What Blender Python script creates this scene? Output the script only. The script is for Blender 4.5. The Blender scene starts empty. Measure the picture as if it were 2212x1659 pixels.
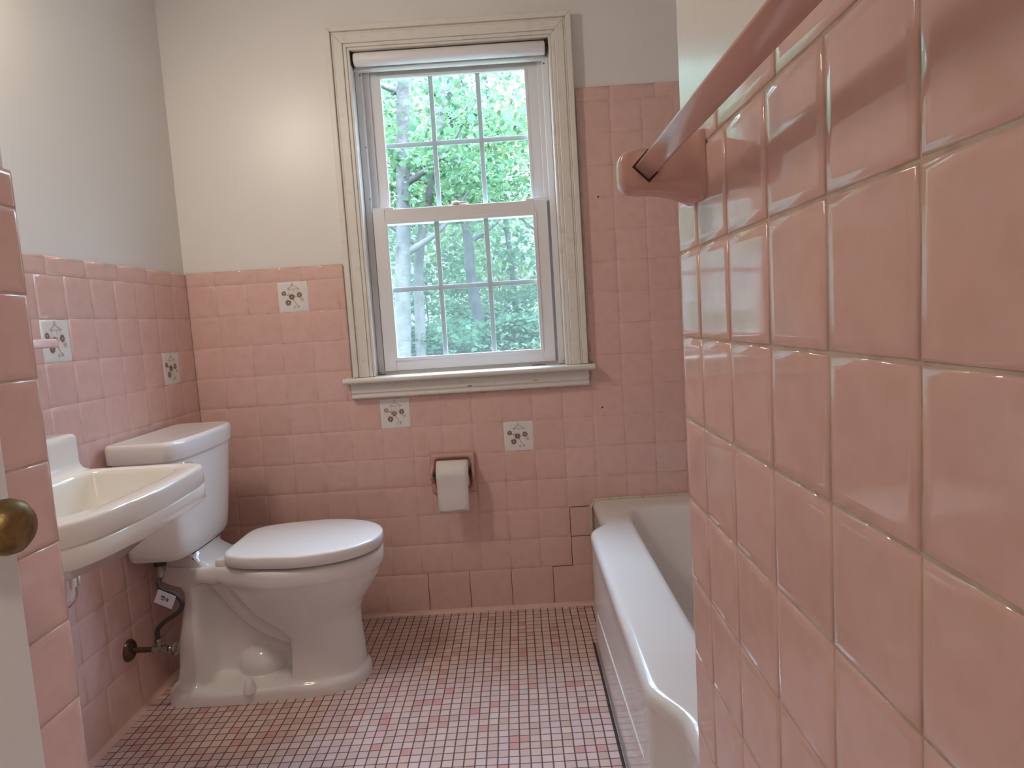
import bpy, bmesh, math, random
import numpy as np
from mathutils import Vector, Matrix
random.seed(7)
RNG = np.random.default_rng(7)
S = bpy.context.scene
COL = S.collection

# ------------------------------------------------------------------ camera
cam = bpy.data.cameras.new('camera')
cam.sensor_fit = 'HORIZONTAL'; cam.sensor_width = 36.0
cam.lens = 1455.4555 / 2212 * 36.0
cam.clip_start = 0.02; cam.clip_end = 200
cam_o = bpy.data.objects.new('camera', cam); COL.objects.link(cam_o)
_F = Vector((-0.01015093, 0.99530504, -0.09625402))
_R = Vector((0.99802792, 0.00412128, -0.06263607))
_U = Vector((0.06194531, 0.09670001, 0.99338406))
_m = Matrix((_R, _U, -_F)).transposed().to_4x4()
_m.translation = Vector((-0.15198, -2.40205, 1.06654))
cam_o.matrix_world = _m
S.camera = cam_o
S.view_settings.view_transform = 'Standard'
S.view_settings.look = 'None'
S.view_settings.exposure = 0.38
S.view_settings.gamma = 1.0
S.view_settings.use_curve_mapping = False

# ------------------------------------------------------------------ daylight and lamps
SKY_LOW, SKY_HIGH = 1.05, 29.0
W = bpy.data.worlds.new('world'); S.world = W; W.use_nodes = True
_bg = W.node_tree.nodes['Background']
# overcast sky: brighter overhead than at the horizon
_wn, _wl = W.node_tree.nodes.new, W.node_tree.links.new
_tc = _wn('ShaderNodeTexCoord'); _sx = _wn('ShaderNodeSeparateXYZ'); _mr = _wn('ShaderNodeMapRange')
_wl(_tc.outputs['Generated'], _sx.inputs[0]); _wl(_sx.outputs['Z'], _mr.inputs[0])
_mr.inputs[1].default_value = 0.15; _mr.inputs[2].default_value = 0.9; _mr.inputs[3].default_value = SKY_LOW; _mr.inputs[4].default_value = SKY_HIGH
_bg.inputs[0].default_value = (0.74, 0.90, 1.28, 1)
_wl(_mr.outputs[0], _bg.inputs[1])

def lamp(name, kind, loc, energy, color, size=0.05, rot=None, size_y=None):
    l = bpy.data.lights.new(name, kind); l.energy = energy; l.color = color
    if kind == 'POINT': l.shadow_soft_size = size
    if kind == 'SUN': l.angle = size
    if kind == 'AREA':
        l.shape = 'RECTANGLE'; l.size = size; l.size_y = size_y or size
    o = bpy.data.objects.new(name, l); COL.objects.link(o); o.location = loc
    if rot: o.rotation_euler = rot
    return o
_v = lamp('vanity_light', 'AREA', (-1.20, -1.12, 2.06), 5.6, (1.0, 0.88, 0.745), 0.12, None, 0.30)
_v.rotation_euler = Vector((0.55, 0.30, -0.78)).to_track_quat('-Z', 'Y').to_euler()
lamp('hall_light', 'POINT', (0.45, -3.05, 2.30), 21.0, (1.0, 0.89, 0.77), 0.12)
lamp('sun', 'SUN', (0, -20, 30), 2.2, (1.0, 0.95, 0.85), 0.02, (math.radians(38), 0, math.radians(18)))
_p = lamp('window_portal', 'AREA', (-0.32, 0.17, 1.455), 1.0, (1, 1, 1), 0.7, (math.radians(90), 0, math.radians(180)), 1.15)
_p.data.cycles.is_portal = True
_p.rotation_euler = (math.radians(-90), 0, 0)

# ------------------------------------------------------------------ constants
T = 0.1095; ZB = 0.152
XL = -1.3046; XR = 0.0696; YE = -1.497
XP = -0.78; YP = -1.52
CEIL = 2.44
WX0, WX1, WZ0, WZ1 = -0.66, 0.02, 0.885, 2.012
def ZI(i): return ZB + i * T

# ------------------------------------------------------------------ materials
def mat(name, base, rough=0.4, metal=0.0, spec=0.5, bump=None, coat=0.0, vary=0.0, noise=None):
    m = bpy.data.materials.new(name); m.use_nodes = True
    nt = m.node_tree; b = nt.nodes['Principled BSDF']
    b.inputs['Base Color'].default_value = (*base, 1)
    b.inputs['Roughness'].default_value = rough
    b.inputs['Metallic'].default_value = metal
    b.inputs['Specular IOR Level'].default_value = spec
    b.inputs['Coat Weight'].default_value = coat
    N = nt.nodes.new; L = nt.links.new
    tc = N('ShaderNodeTexCoord')
    col = None
    if noise:
        n = N('ShaderNodeTexNoise'); n.inputs['Scale'].default_value = noise[0]; n.inputs['Detail'].default_value = 5
        L(tc.outputs['Object'], n.inputs['Vector'])
        mx = N('ShaderNodeMix'); mx.data_type = 'RGBA'
        mx.inputs[6].default_value = (*base, 1); mx.inputs[7].default_value = (*noise[1], 1)
        r = N('ShaderNodeMapRange'); r.inputs[1].default_value = noise[2]; r.inputs[2].default_value = noise[3]
        L(n.outputs['Fac'], r.inputs[0]); L(r.outputs[0], mx.inputs[0]); col = mx.outputs[2]
    if vary:
        g = N('ShaderNodeNewGeometry'); h = N('ShaderNodeHueSaturation')
        r = N('ShaderNodeMapRange'); r.inputs[3].default_value = 1 - vary; r.inputs[4].default_value = 1 + vary
        L(g.outputs['Random Per Island'], r.inputs[0]); L(r.outputs[0], h.inputs['Value'])
        h.inputs['Color'].default_value = (*base, 1)
        if col: L(col, h.inputs['Color'])
        col = h.outputs[0]
    if col: L(col, b.inputs['Base Color'])
    if bump:
        n = N('ShaderNodeTexNoise'); n.inputs['Scale'].default_value = bump[0]; n.inputs['Detail'].default_value = bump[2] if len(bump) > 2 else 2
        L(tc.outputs['Object'], n.inputs['Vector'])
        bp = N('ShaderNodeBump'); bp.inputs['Strength'].default_value = 1.0; bp.inputs['Distance'].default_value = bump[1]
        L(n.outputs['Fac'], bp.inputs['Height']); L(bp.outputs[0], b.inputs['Normal'])
    return m

PLASTER = mat('painted_plaster', (0.80, 0.775, 0.735), 0.34, bump=(120, 0.00025, 3))
PLASTERG = mat('painted_plaster_semigloss', (0.80, 0.775, 0.735), 0.20, bump=(60, 0.0002, 2))
CEILM = mat('ceiling_paint', (0.82, 0.80, 0.77), 0.7, bump=(60, 0.0006, 4))
TILE = mat('pink_glazed_tile', (0.75, 0.50, 0.445), 0.07, bump=(9, 0.0007, 1), vary=0.025, noise=(30, (0.72, 0.475, 0.415), 0.45, 0.6))
TRIMT = mat('pink_ceramic', (0.64, 0.375, 0.33), 0.10, bump=(20, 0.0004, 1))
WHITET = mat('white_glazed_tile', (0.80, 0.79, 0.75), 0.10, bump=(12, 0.0005, 1))
GROUTP = mat('pinkish_grout', (0.70, 0.50, 0.42), 0.8, noise=(30, (0.50, 0.31, 0.24), 0.50, 0.68), bump=(300, 0.0003))
GROUT = mat('grout', (0.58, 0.49, 0.39), 0.8, noise=(45, (0.45, 0.34, 0.26), 0.45, 0.7), bump=(300, 0.0004))
DARKG = mat('dark_crack', (0.06, 0.035, 0.03), 0.9, bump=(200, 0.0003))
PORC = mat('vitreous_china', (0.80, 0.775, 0.735), 0.09, bump=(14, 0.0004, 1))
SINKM = mat('sink_enamel', (0.82, 0.79, 0.725), 0.09, bump=(14, 0.0004, 1))
SEATM = mat('seat_plastic', (0.82, 0.80, 0.77), 0.16, bump=(30, 0.0002, 1))
TUBM = mat('tub_enamel', (0.79, 0.775, 0.74), 0.12, bump=(10, 0.0005, 1), noise=(3, (0.74, 0.72, 0.67), 0.5, 0.7))
CAULK = mat('caulk', (0.66, 0.58, 0.47), 0.55, noise=(60, (0.5, 0.42, 0.32), 0.5, 0.7), bump=(150, 0.0006))
CASE = mat('casing_paint', (0.78, 0.745, 0.68), 0.33, noise=(35, (0.70, 0.65, 0.56), 0.55, 0.75), bump=(90, 0.0004, 4))
VINYL = mat('window_vinyl', (0.80, 0.79, 0.79), 0.3, bump=(60, 0.0002))
MUNT = mat('muntin_vinyl', (0.66, 0.66, 0.70), 0.35, bump=(60, 0.0002))
SHADE = mat('shade_vinyl', (0.82, 0.81, 0.80), 0.4, bump=(70, 0.0003))
DARKM = mat('dark_metal', (0.05, 0.045, 0.04), 0.45, 0.7, bump=(80, 0.0003))
CHROME = mat('chrome', (0.75, 0.75, 0.77), 0.12, 1.0, bump=(40, 0.0001))
OLDCH = mat('tarnished_chrome', (0.42, 0.38, 0.34), 0.3, 1.0, noise=(60, (0.2, 0.16, 0.12), 0.4, 0.65), bump=(120, 0.0004))
BRONZE = mat('dark_bronze', (0.16, 0.10, 0.085), 0.3, 0.85, noise=(50, (0.1, 0.06, 0.05), 0.4, 0.65), bump=(90, 0.0003))
BRASS = mat('aged_brass', (0.25, 0.175, 0.07), 0.42, 0.9, noise=(70, (0.16, 0.10, 0.045), 0.42, 0.68), bump=(260, 0.0003, 5))
HOSE = mat('grey_braided_hose', (0.045, 0.043, 0.036), 0.5, 0.2, bump=(700, 0.0006))
PAPER = mat('toilet_paper', (0.80, 0.76, 0.72), 0.9, bump=(260, 0.0005, 3))
TAGM = mat('white_tag', (0.62, 0.62, 0.68), 0.5, bump=(80, 0.0002))
TAGD = mat('tag_ink', (0.10, 0.09, 0.10), 0.6, bump=(80, 0.0002))
DOORM = mat('door_paint', (0.74, 0.73, 0.70), 0.45, bump=(70, 0.0006, 4))
SCUFF = mat('bare_wood_chip', (0.32, 0.20, 0.12), 0.7, bump=(120, 0.0004))
MUDP = mat('pink_shelf_ceramic', (0.74, 0.56, 0.56), 0.12, bump=(20, 0.0003))
BARK = mat('pale_bark', (0.115, 0.11, 0.10), 0.9, noise=(9, (0.07, 0.068, 0.06), 0.4, 0.65), bump=(25, 0.01, 6))
BARKD = mat('dark_bark', (0.06, 0.06, 0.06), 0.9, noise=(9, (0.03, 0.03, 0.03), 0.4, 0.65), bump=(25, 0.01, 6))
GROUNDM = mat('leafy_ground', (0.05, 0.08, 0.035), 0.9, noise=(3, (0.07, 0.06, 0.04), 0.45, 0.6), bump=(6, 0.05, 6))

def leaf_mat(name, c):
    m = bpy.data.materials.new(name); m.use_nodes = True; nt = m.node_tree; nt.nodes.clear()
    N = nt.nodes.new; L = nt.links.new
    out = N('ShaderNodeOutputMaterial'); d = N('ShaderNodeBsdfDiffuse'); t = N('ShaderNodeBsdfTranslucent'); mx = N('ShaderNodeMixShader')
    g = N('ShaderNodeNewGeometry'); h = N('ShaderNodeHueSaturation'); r = N('ShaderNodeMapRange'); r2 = N('ShaderNodeMapRange')
    w = N('ShaderNodeTexWhiteNoise'); w.noise_dimensions = '1D'
    L(g.outputs['Random Per Island'], r.inputs[0]); r.inputs[3].default_value = 0.55; r.inputs[4].default_value = 1.35
    L(g.outputs['Random Per Island'], w.inputs['W']); L(w.outputs['Value'], r2.inputs[0]); r2.inputs[3].default_value = 0.47; r2.inputs[4].default_value = 0.53
    h.inputs['Color'].default_value = (*c, 1); L(r.outputs[0], h.inputs['Value']); L(r2.outputs[0], h.inputs['Hue'])
    L(h.outputs[0], d.inputs['Color']); L(h.outputs[0], t.inputs['Color'])
    mx.inputs[0].default_value = 0.5; L(d.outputs[0], mx.inputs[1]); L(t.outputs[0], mx.inputs[2]); L(mx.outputs[0], out.inputs[0])
    return m
LEAF_A = leaf_mat('leaf_green', (0.095, 0.18, 0.088))
LEAF_B = leaf_mat('leaf_blue_green', (0.075, 0.15, 0.085))
LEAF_C = leaf_mat('leaf_yellow_green', (0.125, 0.20, 0.085))

def glass_mat():
    m = bpy.data.materials.new('window_glass'); m.use_nodes = True; nt = m.node_tree; nt.nodes.clear()
    N = nt.nodes.new; L = nt.links.new
    out = N('ShaderNodeOutputMaterial'); t = N('ShaderNodeBsdfTransparent'); g = N('ShaderNodeBsdfGlossy'); mx = N('ShaderNodeMixShader'); lw = N('ShaderNodeLayerWeight'); pw = N('ShaderNodeMath'); f = N('ShaderNodeMath')
    t.inputs[0].default_value = (0.93, 0.985, 0.97, 1); g.inputs['Roughness'].default_value = 0.0
    pw.operation = 'POWER'; pw.inputs[1].default_value = 5; f.operation = 'MULTIPLY_ADD'; f.inputs[1].default_value = 0.8; f.inputs[2].default_value = 0.03
    L(lw.outputs['Facing'], pw.inputs[0]); L(pw.outputs[0], f.inputs[0]); L(f.outputs[0], mx.inputs[0]); L(t.outputs[0], mx.inputs[1]); L(g.outputs[0], mx.inputs[2]); L(mx.outputs[0], out.inputs[0])
    return m
GLASS = glass_mat()
def screen_mat():
    m = bpy.data.materials.new('insect_mesh'); m.use_nodes = True; nt = m.node_tree; nt.nodes.clear()
    N = nt.nodes.new; L = nt.links.new
    out = N('ShaderNodeOutputMaterial'); t = N('ShaderNodeBsdfTransparent'); d = N('ShaderNodeBsdfDiffuse'); tr = N('ShaderNodeBsdfTranslucent'); a = N('ShaderNodeMixShader'); mx = N('ShaderNodeMixShader')
    d.inputs[0].default_value = (0.20, 0.22, 0.21, 1); tr.inputs[0].default_value = (0.19, 0.22, 0.20, 1)
    a.inputs[0].default_value = 0.5; L(d.outputs[0], a.inputs[1]); L(tr.outputs[0], a.inputs[2])
    mx.inputs[0].default_value = 0.24; L(t.outputs[0], mx.inputs[1]); L(a.outputs[0], mx.inputs[2]); L(mx.outputs[0], out.inputs[0])
    return m
SCREEN = screen_mat()

def mosaic_mat():
    m = bpy.data.materials.new('mosaic_floor'); m.use_nodes = True; nt = m.node_tree; b = nt.nodes['Principled BSDF']
    N = nt.nodes.new; L = nt.links.new
    P = 0.0272
    tc = N('ShaderNodeTexCoord'); sc = N('ShaderNodeVectorMath'); sc.operation = 'MULTIPLY_ADD'
    # slightly wandering courses
    n0 = N('ShaderNodeTexNoise'); n0.inputs['Scale'].default_value = 5; L(tc.outputs['Object'], n0.inputs['Vector'])
    wob = N('ShaderNodeVectorMath'); wob.operation = 'MULTIPLY_ADD'; wob.inputs[1].default_value = (0.006, 0.006, 0); L(n0.outputs['Color'], wob.inputs[0]); L(tc.outputs['Object'], wob.inputs[2])
    L(wob.outputs[0], sc.inputs[0]); sc.inputs[1].default_value = (1 / P, 1 / P, 0); sc.inputs[2].default_value = (0.261 / P - 0.11, 0.02, 0.5)
    fl = N('ShaderNodeVectorMath'); fl.operation = 'FLOOR'; L(sc.outputs[0], fl.inputs[0])
    fr = N('ShaderNodeVectorMath'); fr.operation = 'FRACTION'; L(sc.outputs[0], fr.inputs[0])
    wn = N('ShaderNodeTexWhiteNoise'); wn.noise_dimensions = '3D'; L(fl.outputs[0], wn.inputs['Vector'])
    ramp = N('ShaderNodeValToRGB'); ramp.color_ramp.interpolation = 'CONSTANT'
    cols = [(0, (.70, .51, .46)), (.22, (.67, .48, .43)), (.42, (.74, .56, .52)), (.60, (.69, .53, .51)), (.74, (.72, .51, .44)), (.84, (.62, .44, .37)), (.91, (.66, .36, .33)), (.965, (.72, .48, .48))]
    e = ramp.color_ramp.elements
    e[0].position = 0; e[0].color = (*cols[0][1], 1); e[1].position = cols[1][0]; e[1].color = (*cols[1][1], 1)
    for p, c in cols[2:]:
        x = e.new(p); x.color = (*c, 1)
    L(wn.outputs['Value'], ramp.inputs[0])
    sp = N('ShaderNodeSeparateXYZ'); L(fr.outputs[0], sp.inputs[0])
    masks = []
    for ax, (a0, a1) in (('X', (0.03, 0.085)), ('Y', (0.025, 0.065))):
        s1 = N('ShaderNodeMath'); s1.operation = 'SUBTRACT'; s1.inputs[0].default_value = 1; L(sp.outputs[ax], s1.inputs[1])
        mn = N('ShaderNodeMath'); mn.operation = 'MINIMUM'; L(sp.outputs[ax], mn.inputs[0]); L(s1.outputs[0], mn.inputs[1])
        mr = N('ShaderNodeMapRange'); mr.inputs[1].default_value = a0; mr.inputs[2].default_value = a1; L(mn.outputs[0], mr.inputs[0]); masks.append(mr.outputs[0])
    mm = N('ShaderNodeMath'); mm.operation = 'MULTIPLY'; L(masks[0], mm.inputs[0]); L(masks[1], mm.inputs[1])
    mx = N('ShaderNodeMix'); mx.data_type = 'RGBA'; mx.inputs[6].default_value = (0.13, 0.07, 0.05, 1)
    L(mm.outputs[0], mx.inputs[0]); L(ramp.outputs[0], mx.inputs[7]); L(mx.outputs[2], b.inputs['Base Color'])
    rr = N('ShaderNodeMapRange'); rr.inputs[3].default_value = 0.8; rr.inputs[4].default_value = 0.17; L(mm.outputs[0], rr.inputs[0]); L(rr.outputs[0], b.inputs['Roughness'])
    # each small tile lies at its own slight tilt
    g = N('ShaderNodeNewGeometry'); tl = N('ShaderNodeVectorMath'); tl.operation = 'MULTIPLY_ADD'
    sub = N('ShaderNodeVectorMath'); sub.operation = 'SUBTRACT'; L(wn.outputs['Color'], sub.inputs[0]); sub.inputs[1].default_value = (.5, .5, .5)
    L(sub.outputs[0], tl.inputs[0]); tl.inputs[1].default_value = (0.06, 0.06, 0); L(g.outputs['Normal'], tl.inputs[2])
    nm = N('ShaderNodeVectorMath'); nm.operation = 'NORMALIZE'; L(tl.outputs[0], nm.inputs[0])
    bp = N('ShaderNodeBump'); bp.inputs['Distance'].default_value = 0.0012; L(mm.outputs[0], bp.inputs['Height']); L(nm.outputs[0], bp.inputs['Normal']); L(bp.outputs[0], b.inputs['Normal'])
    return m
MOSAIC = mosaic_mat()

# ------------------------------------------------------------------ mesh helpers
class MB:
    def __init__(s): s.v = []; s.f = []
    def add(s, vs, fs):
        o = len(s.v); s.v += [tuple(p) for p in vs]; s.f += [tuple(i + o for i in f) for f in fs]; return s
    def box(s, x0, x1, y0, y1, z0, z1):
        return s.add([(x0, y0, z0), (x1, y0, z0), (x1, y1, z0), (x0, y1, z0), (x0, y0, z1), (x1, y0, z1), (x1, y1, z1), (x0, y1, z1)],
                     [(0, 3, 2, 1), (4, 5, 6, 7), (0, 1, 5, 4), (1, 2, 6, 5), (2, 3, 7, 6), (3, 0, 4, 7)])
    def loft(s, rings, cap0=True, cap1=True):
        n = len(rings[0]); vs = [p for r in rings for p in r]; fs = []
        for k in range(len(rings) - 1):
            for i in range(n):
                j = (i + 1) % n; fs.append((k * n + i, k * n + j, (k + 1) * n + j, (k + 1) * n + i))
        if cap0: fs.append(tuple(range(n - 1, -1, -1)))
        if cap1: fs.append(tuple((len(rings) - 1) * n + i for i in range(n)))
        return s.add(vs, fs)
    def tube(s, pts, r, n=14, caps=True):
        pts = [Vector(p) for p in pts]; rs = r if isinstance(r, (list, tuple)) else [r] * len(pts)
        rings = []; up = None
        for i, p in enumerate(pts):
            d = (pts[min(i + 1, len(pts) - 1)] - pts[max(i - 1, 0)]).normalized()
            if up is None:
                up = Vector((0, 0, 1)) if abs(d.z) < .9 else Vector((1, 0, 0))
            a = d.cross(up).normalized(); up = a.cross(d).normalized()
            rings.append([p + (a * math.cos(2 * math.pi * k / n) + up * math.sin(2 * math.pi * k / n)) * rs[i] for k in range(n)])
        return s.loft([r[::-1] for r in rings], caps, caps) if False else s.loft(rings, caps, caps)
    def lathe(s, prof, M, n=32):
        # prof: list of (r, h); axis = local z of M
        rings = [[M @ Vector((r * math.cos(2 * math.pi * k / n), r * math.sin(2 * math.pi * k / n), h)) for k in range(n)] for r, h in prof]
        return s.loft(rings)
    def prism(s, poly, fn, t0, t1):
        n = len(poly); vs = [fn(a, b, t0) for a, b in poly] + [fn(a, b, t1) for a, b in poly]
        fs = [(i, (i + 1) % n, n + (i + 1) % n, n + i) for i in range(n)] + [tuple(range(n - 1, -1, -1)), tuple(range(n, 2 * n))]
        return s.add(vs, fs)
    def build(s, name, m, parent=None, smooth=35, bevel=None, seg=2, fix=True):
        me = bpy.data.meshes.new(name); me.from_pydata(s.v, [], s.f); me.materials.append(m)
        if fix:
            bm = bmesh.new(); bm.from_mesh(me); bmesh.ops.recalc_face_normals(bm, faces=bm.faces)
            if bevel:
                es = [e for e in bm.edges if len(e.link_faces) == 2 and e.calc_face_angle(0) > math.radians(35)]
                bmesh.ops.bevel(bm, geom=es, offset=bevel, segments=seg, profile=.5, affect='EDGES', clamp_overlap=True)
            bm.to_mesh(me); bm.free()
        o = bpy.data.objects.new(name, me); COL.objects.link(o)
        if smooth:
            me.shade_smooth()
            if smooth < 180: me.set_sharp_from_angle(angle=math.radians(smooth))
        if parent: o.parent = parent; o.matrix_parent_inverse = Matrix.Identity(4); o.location = -parent_world(parent)
        return o
def parent_world(p):
    v = Vector((0, 0, 0))
    while p is not None: v += p.location; p = p.parent
    return v
def thing(name, label, cat, loc, group=None):
    o = bpy.data.objects.new(name, None); COL.objects.link(o); o.location = loc; o.empty_display_size = .05
    o['label'] = label; o['category'] = cat
    if group: o['group'] = group
    return o
def tag(o, label, cat, group=None):
    o['label'] = label; o['category'] = cat
    if group: o['group'] = group
    return o
def struct(o): o['kind'] = 'structure'; return o
def axis_mat(loc, d):
    q = Vector((0, 0, 1)).rotation_difference(Vector(d).normalized())
    return Matrix.Translation(loc) @ q.to_matrix().to_4x4()
def smooth(a, b, x):
    t = min(1, max(0, (x - a) / (b - a))); return t * t * (3 - 2 * t)
def lerp_tab(xs, ys, x):
    return float(np.interp(x, xs, ys))
def sell(cx, cy, a, b, n, N, z, a2=None):
    out = []
    for k in range(N):
        t = 2 * math.pi * k / N; c, s_ = math.cos(t), math.sin(t)
        out.append(Vector((cx + a * math.copysign(abs(c) ** (2 / n), c), cy + b * math.copysign(abs(s_) ** (2 / n), s_), z)))
    return out
def catmull(pts, k=8):
    pts = [Vector(p) for p in pts]; P = [pts[0] * 2 - pts[1]] + pts + [pts[-1] * 2 - pts[-2]]; out = []
    for i in range(1, len(P) - 2):
        for j in range(k):
            t = j / k; a, b, c, d = P[i - 1:i + 3]
            out.append(.5 * ((2 * b) + (c - a) * t + (2 * a - 5 * b + 4 * c - d) * t * t + (3 * b - a - 3 * c + d) * t ** 3))
    return out + [pts[-1]]

# ------------------------------------------------------------------ tiles
HLS = [-.006, -.0045, -.003, -.001, 0.0, .00006]
HLC = [-.0040, -.0022, -.0012, -.0004, 0.0, .00008]
FLATC = [.0003, .00035, .0005, .0009, .0018, .014]
FLATS = [.0004, .0005, .0008, .0015, .0032, .012]
RB = .009
BULL = [RB - math.sqrt(RB * RB - (RB + h) ** 2) for h in HLS[:4]] + [.0095, .017]
def tiles(name, rects, mp, m, parent, tilt=.0035, crisp=False):
    HL, FLAT = (HLC, FLATC) if crisp else (HLS, FLATS)
    mb = MB()
    for r in rects:
        u0, u1, v0, v1 = r[:4]; bull = r[4] if len(r) > 4 else ''
        if u1 - u0 < .004 or v1 - v0 < .004: continue
        lim = .45 * min(u1 - u0, v1 - v0); a, b = RNG.normal(0, tilt, 2); uc, vc = (u0 + u1) / 2, (v0 + v1) / 2
        vs = []
        for k, h in enumerate(HL):
            i = {c: min(lim, (BULL if c in bull else FLAT)[k]) for c in 'lrbt'}
            for u, v in ((u0 + i['l'], v0 + i['b']), (u1 - i['r'], v0 + i['b']), (u1 - i['r'], v1 - i['t']), (u0 + i['l'], v1 - i['t'])):
                vs.append(mp(u, v, h + a * (u - uc) + b * (v - vc)))
        fs = []
        for k in range(len(HL) - 1):
            for q in range(4): fs.append((k * 4 + q, k * 4 + (q + 1) % 4, (k + 1) * 4 + (q + 1) % 4, (k + 1) * 4 + q))
        o = (len(HL) - 1) * 4; fs.append((o, o + 1, o + 2, o + 3)); mb.add(vs, fs)
    return mb.build(name, m, parent, smooth=180, fix=False)
def crop(r, ex):
    # keep of r what lies outside the exclusion rectangle ex, as up to four rectangles
    u0, u1, v0, v1 = r[:4]; b = r[4] if len(r) > 4 else ''
    a0, a1, c0, c1 = ex
    if u1 <= a0 or u0 >= a1 or v1 <= c0 or v0 >= c1: return [r]
    out = []
    if u0 < a0: out.append((u0, a0, v0, v1, b))
    if u1 > a1: out.append((a1, u1, v0, v1, b))
    m0, m1 = max(u0, a0), min(u1, a1)
    if v0 < c0: out.append((m0, m1, v0, c0, b))
    if v1 > c1: out.append((m0, m1, c1, v1, b))
    return out
def sheet(name, rects, mp, h, m, parent):
    mb = MB()
    for u0, u1, v0, v1 in rects: mb.add([mp(u0, v0, h), mp(u1, v0, h), mp(u1, v1, h), mp(u0, v1, h)], [(0, 1, 2, 3)])
    return mb.build(name, m, parent, smooth=0, fix=False)
mp_back = lambda u, v, h: (u, -h, v)
mp_left = lambda u, v, h: (XL + h, u, v)
mp_part = lambda u, v, h: (XR - h, -u, v)
mp_pier = lambda u, v, h: (XP + h, u, v)

INK = {'brown': mat('print_brown', (0.25, 0.145, 0.115), 0.3), 'pink': mat('print_pink', (0.55, 0.27, 0.25), 0.3), 'tan': mat('print_tan', (0.44, 0.33, 0.27), 0.3)}
def decor(mp, u0, v0, w, h, parent, alt=False):
    tile = tiles('flower_tile', [(u0, u0 + w, v0, v0 + h)], mp, WHITET, parent, .001)
    tile['label'] = 'white flower-print tile'
    P = lambda a, b: (u0 + w * a, v0 + h * (1 - b))
    def petals(mb, cx, cy, r, n, ph):
        for k in range(n):
            t = ph + 2 * math.pi * k / n; c = math.cos(t); s_ = math.sin(t); pts = []
            for q in range(8):
                e = 2 * math.pi * q / 8; a = r * .60 + r * .40 * math.cos(e); b = r * .185 * math.sin(e)
                pts.append(mp(*P(cx + a * c - b * s_, cy + a * s_ + b * c), .0009))
            mb.add(pts, [tuple(range(8))[::-1]])
    def line(mb, pts, wd):
        for (a, b), (c, d) in zip(pts[:-1], pts[1:]):
            L = math.hypot(c - a, d - b) or 1; nx, ny = -(d - b) / L * wd / 2, (c - a) / L * wd / 2
            mb.add([mp(*P(a + nx, b + ny), .0009), mp(*P(a - nx, b - ny), .0009), mp(*P(c - nx, d - ny), .0009), mp(*P(c + nx, d + ny), .0009)], [(0, 1, 2, 3)])
    br, pk, tn = MB(), MB(), MB()
    A = pk if alt else br
    petals(A, .21, .38, .085, 9, .3); petals(A if alt else br, .46, .50, .105, 10, .1); petals(br, .71, .45, .10, 9, .5); petals(br, .33, .68, .105, 10, 0)
    petals(br if not alt else pk, .53, .84, .05, 4, .4); petals(br, .65, .82, .055, 4, .2)
    line(tn, [(.33, .255), (.41, .19), (.5, .13), (.60, .19), (.72, .25), (.33, .255)], .016)
    line(tn, [(.5 + .03 * math.cos(t), .085 + .035 * math.sin(t)) for t in np.linspace(0, 6.3, 12)], .012)
    line(pk, [(.24, .42), (.36, .46), (.46, .52), (.56, .68), (.60, .78)], .016); line(pk, [(.5, .5), (.62, .48)], .012)
    line(tn, [(.38, .27), (.38, .40)], .006); line(tn, [(.53, .27), (.53, .40)], .006); line(tn, [(.65, .27), (.65, .36)], .006)
    petals(pk, .79, .60, .07, 5, .8); petals(pk, .36, .42, .04, 3, .3)
    for mb, k in ((br, 'brown'), (pk, 'pink'), (tn, 'tan')):
        mb.build('printed_flowers', INK[k], tile, smooth=0, fix=True)
    return tile

# ================================================================== room shell
fl = MB().box(XL - .12, 1.60, -4.0, 0.16, -.1, 0).build('floor', MOSAIC, smooth=0); struct(fl)
ce = MB().box(XL - .12, 1.60, -4.0, 0.16, CEIL, CEIL + .12).build('ceiling', CEILM, smooth=0); struct(ce)
YW = .008; YH = -2.52
wb = MB()
wb.box(XL - .12, WX0, YW, .16, 0, CEIL).box(WX1, 0.93, YW, .16, 0, CEIL).box(WX0, WX1, YW, .16, 0, WZ0 - .02).box(WX0, WX1, YW, .16, WZ1, CEIL)
wb = struct(wb.build('wall_back', PLASTER, smooth=0))
wl = struct(MB().box(XL - .12, XL - .008, -4.0, YW, 0, CEIL).build('wall_left', PLASTER, smooth=0))
wp = struct(MB().box(XR + .008, 0.93, YH, YE + .001, 0, CEIL).build('wall_partition', PLASTERG, smooth=0, bevel=.006))
wr = struct(MB().box(0.815, 0.93, YE, YW, 0, CEIL).build('wall_right', PLASTER, smooth=0))
wq = struct(MB().box(XL - .008, XP - .009, YH, YP - .002, 0, CEIL).build('wall_entry', PLASTER, smooth=0, bevel=.006))
wf = struct(MB().box(XL - .12, 1.60, -4.0, -3.9, 0, CEIL).build('wall_hall', PLASTER, smooth=0))
wh = struct(MB().box(1.5, 1.60, -3.9, YH, 0, CEIL).box(.93, 1.5, YH, YH + .1, 0, CEIL).build('wall_hall_right', PLASTER, smooth=0))

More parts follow.
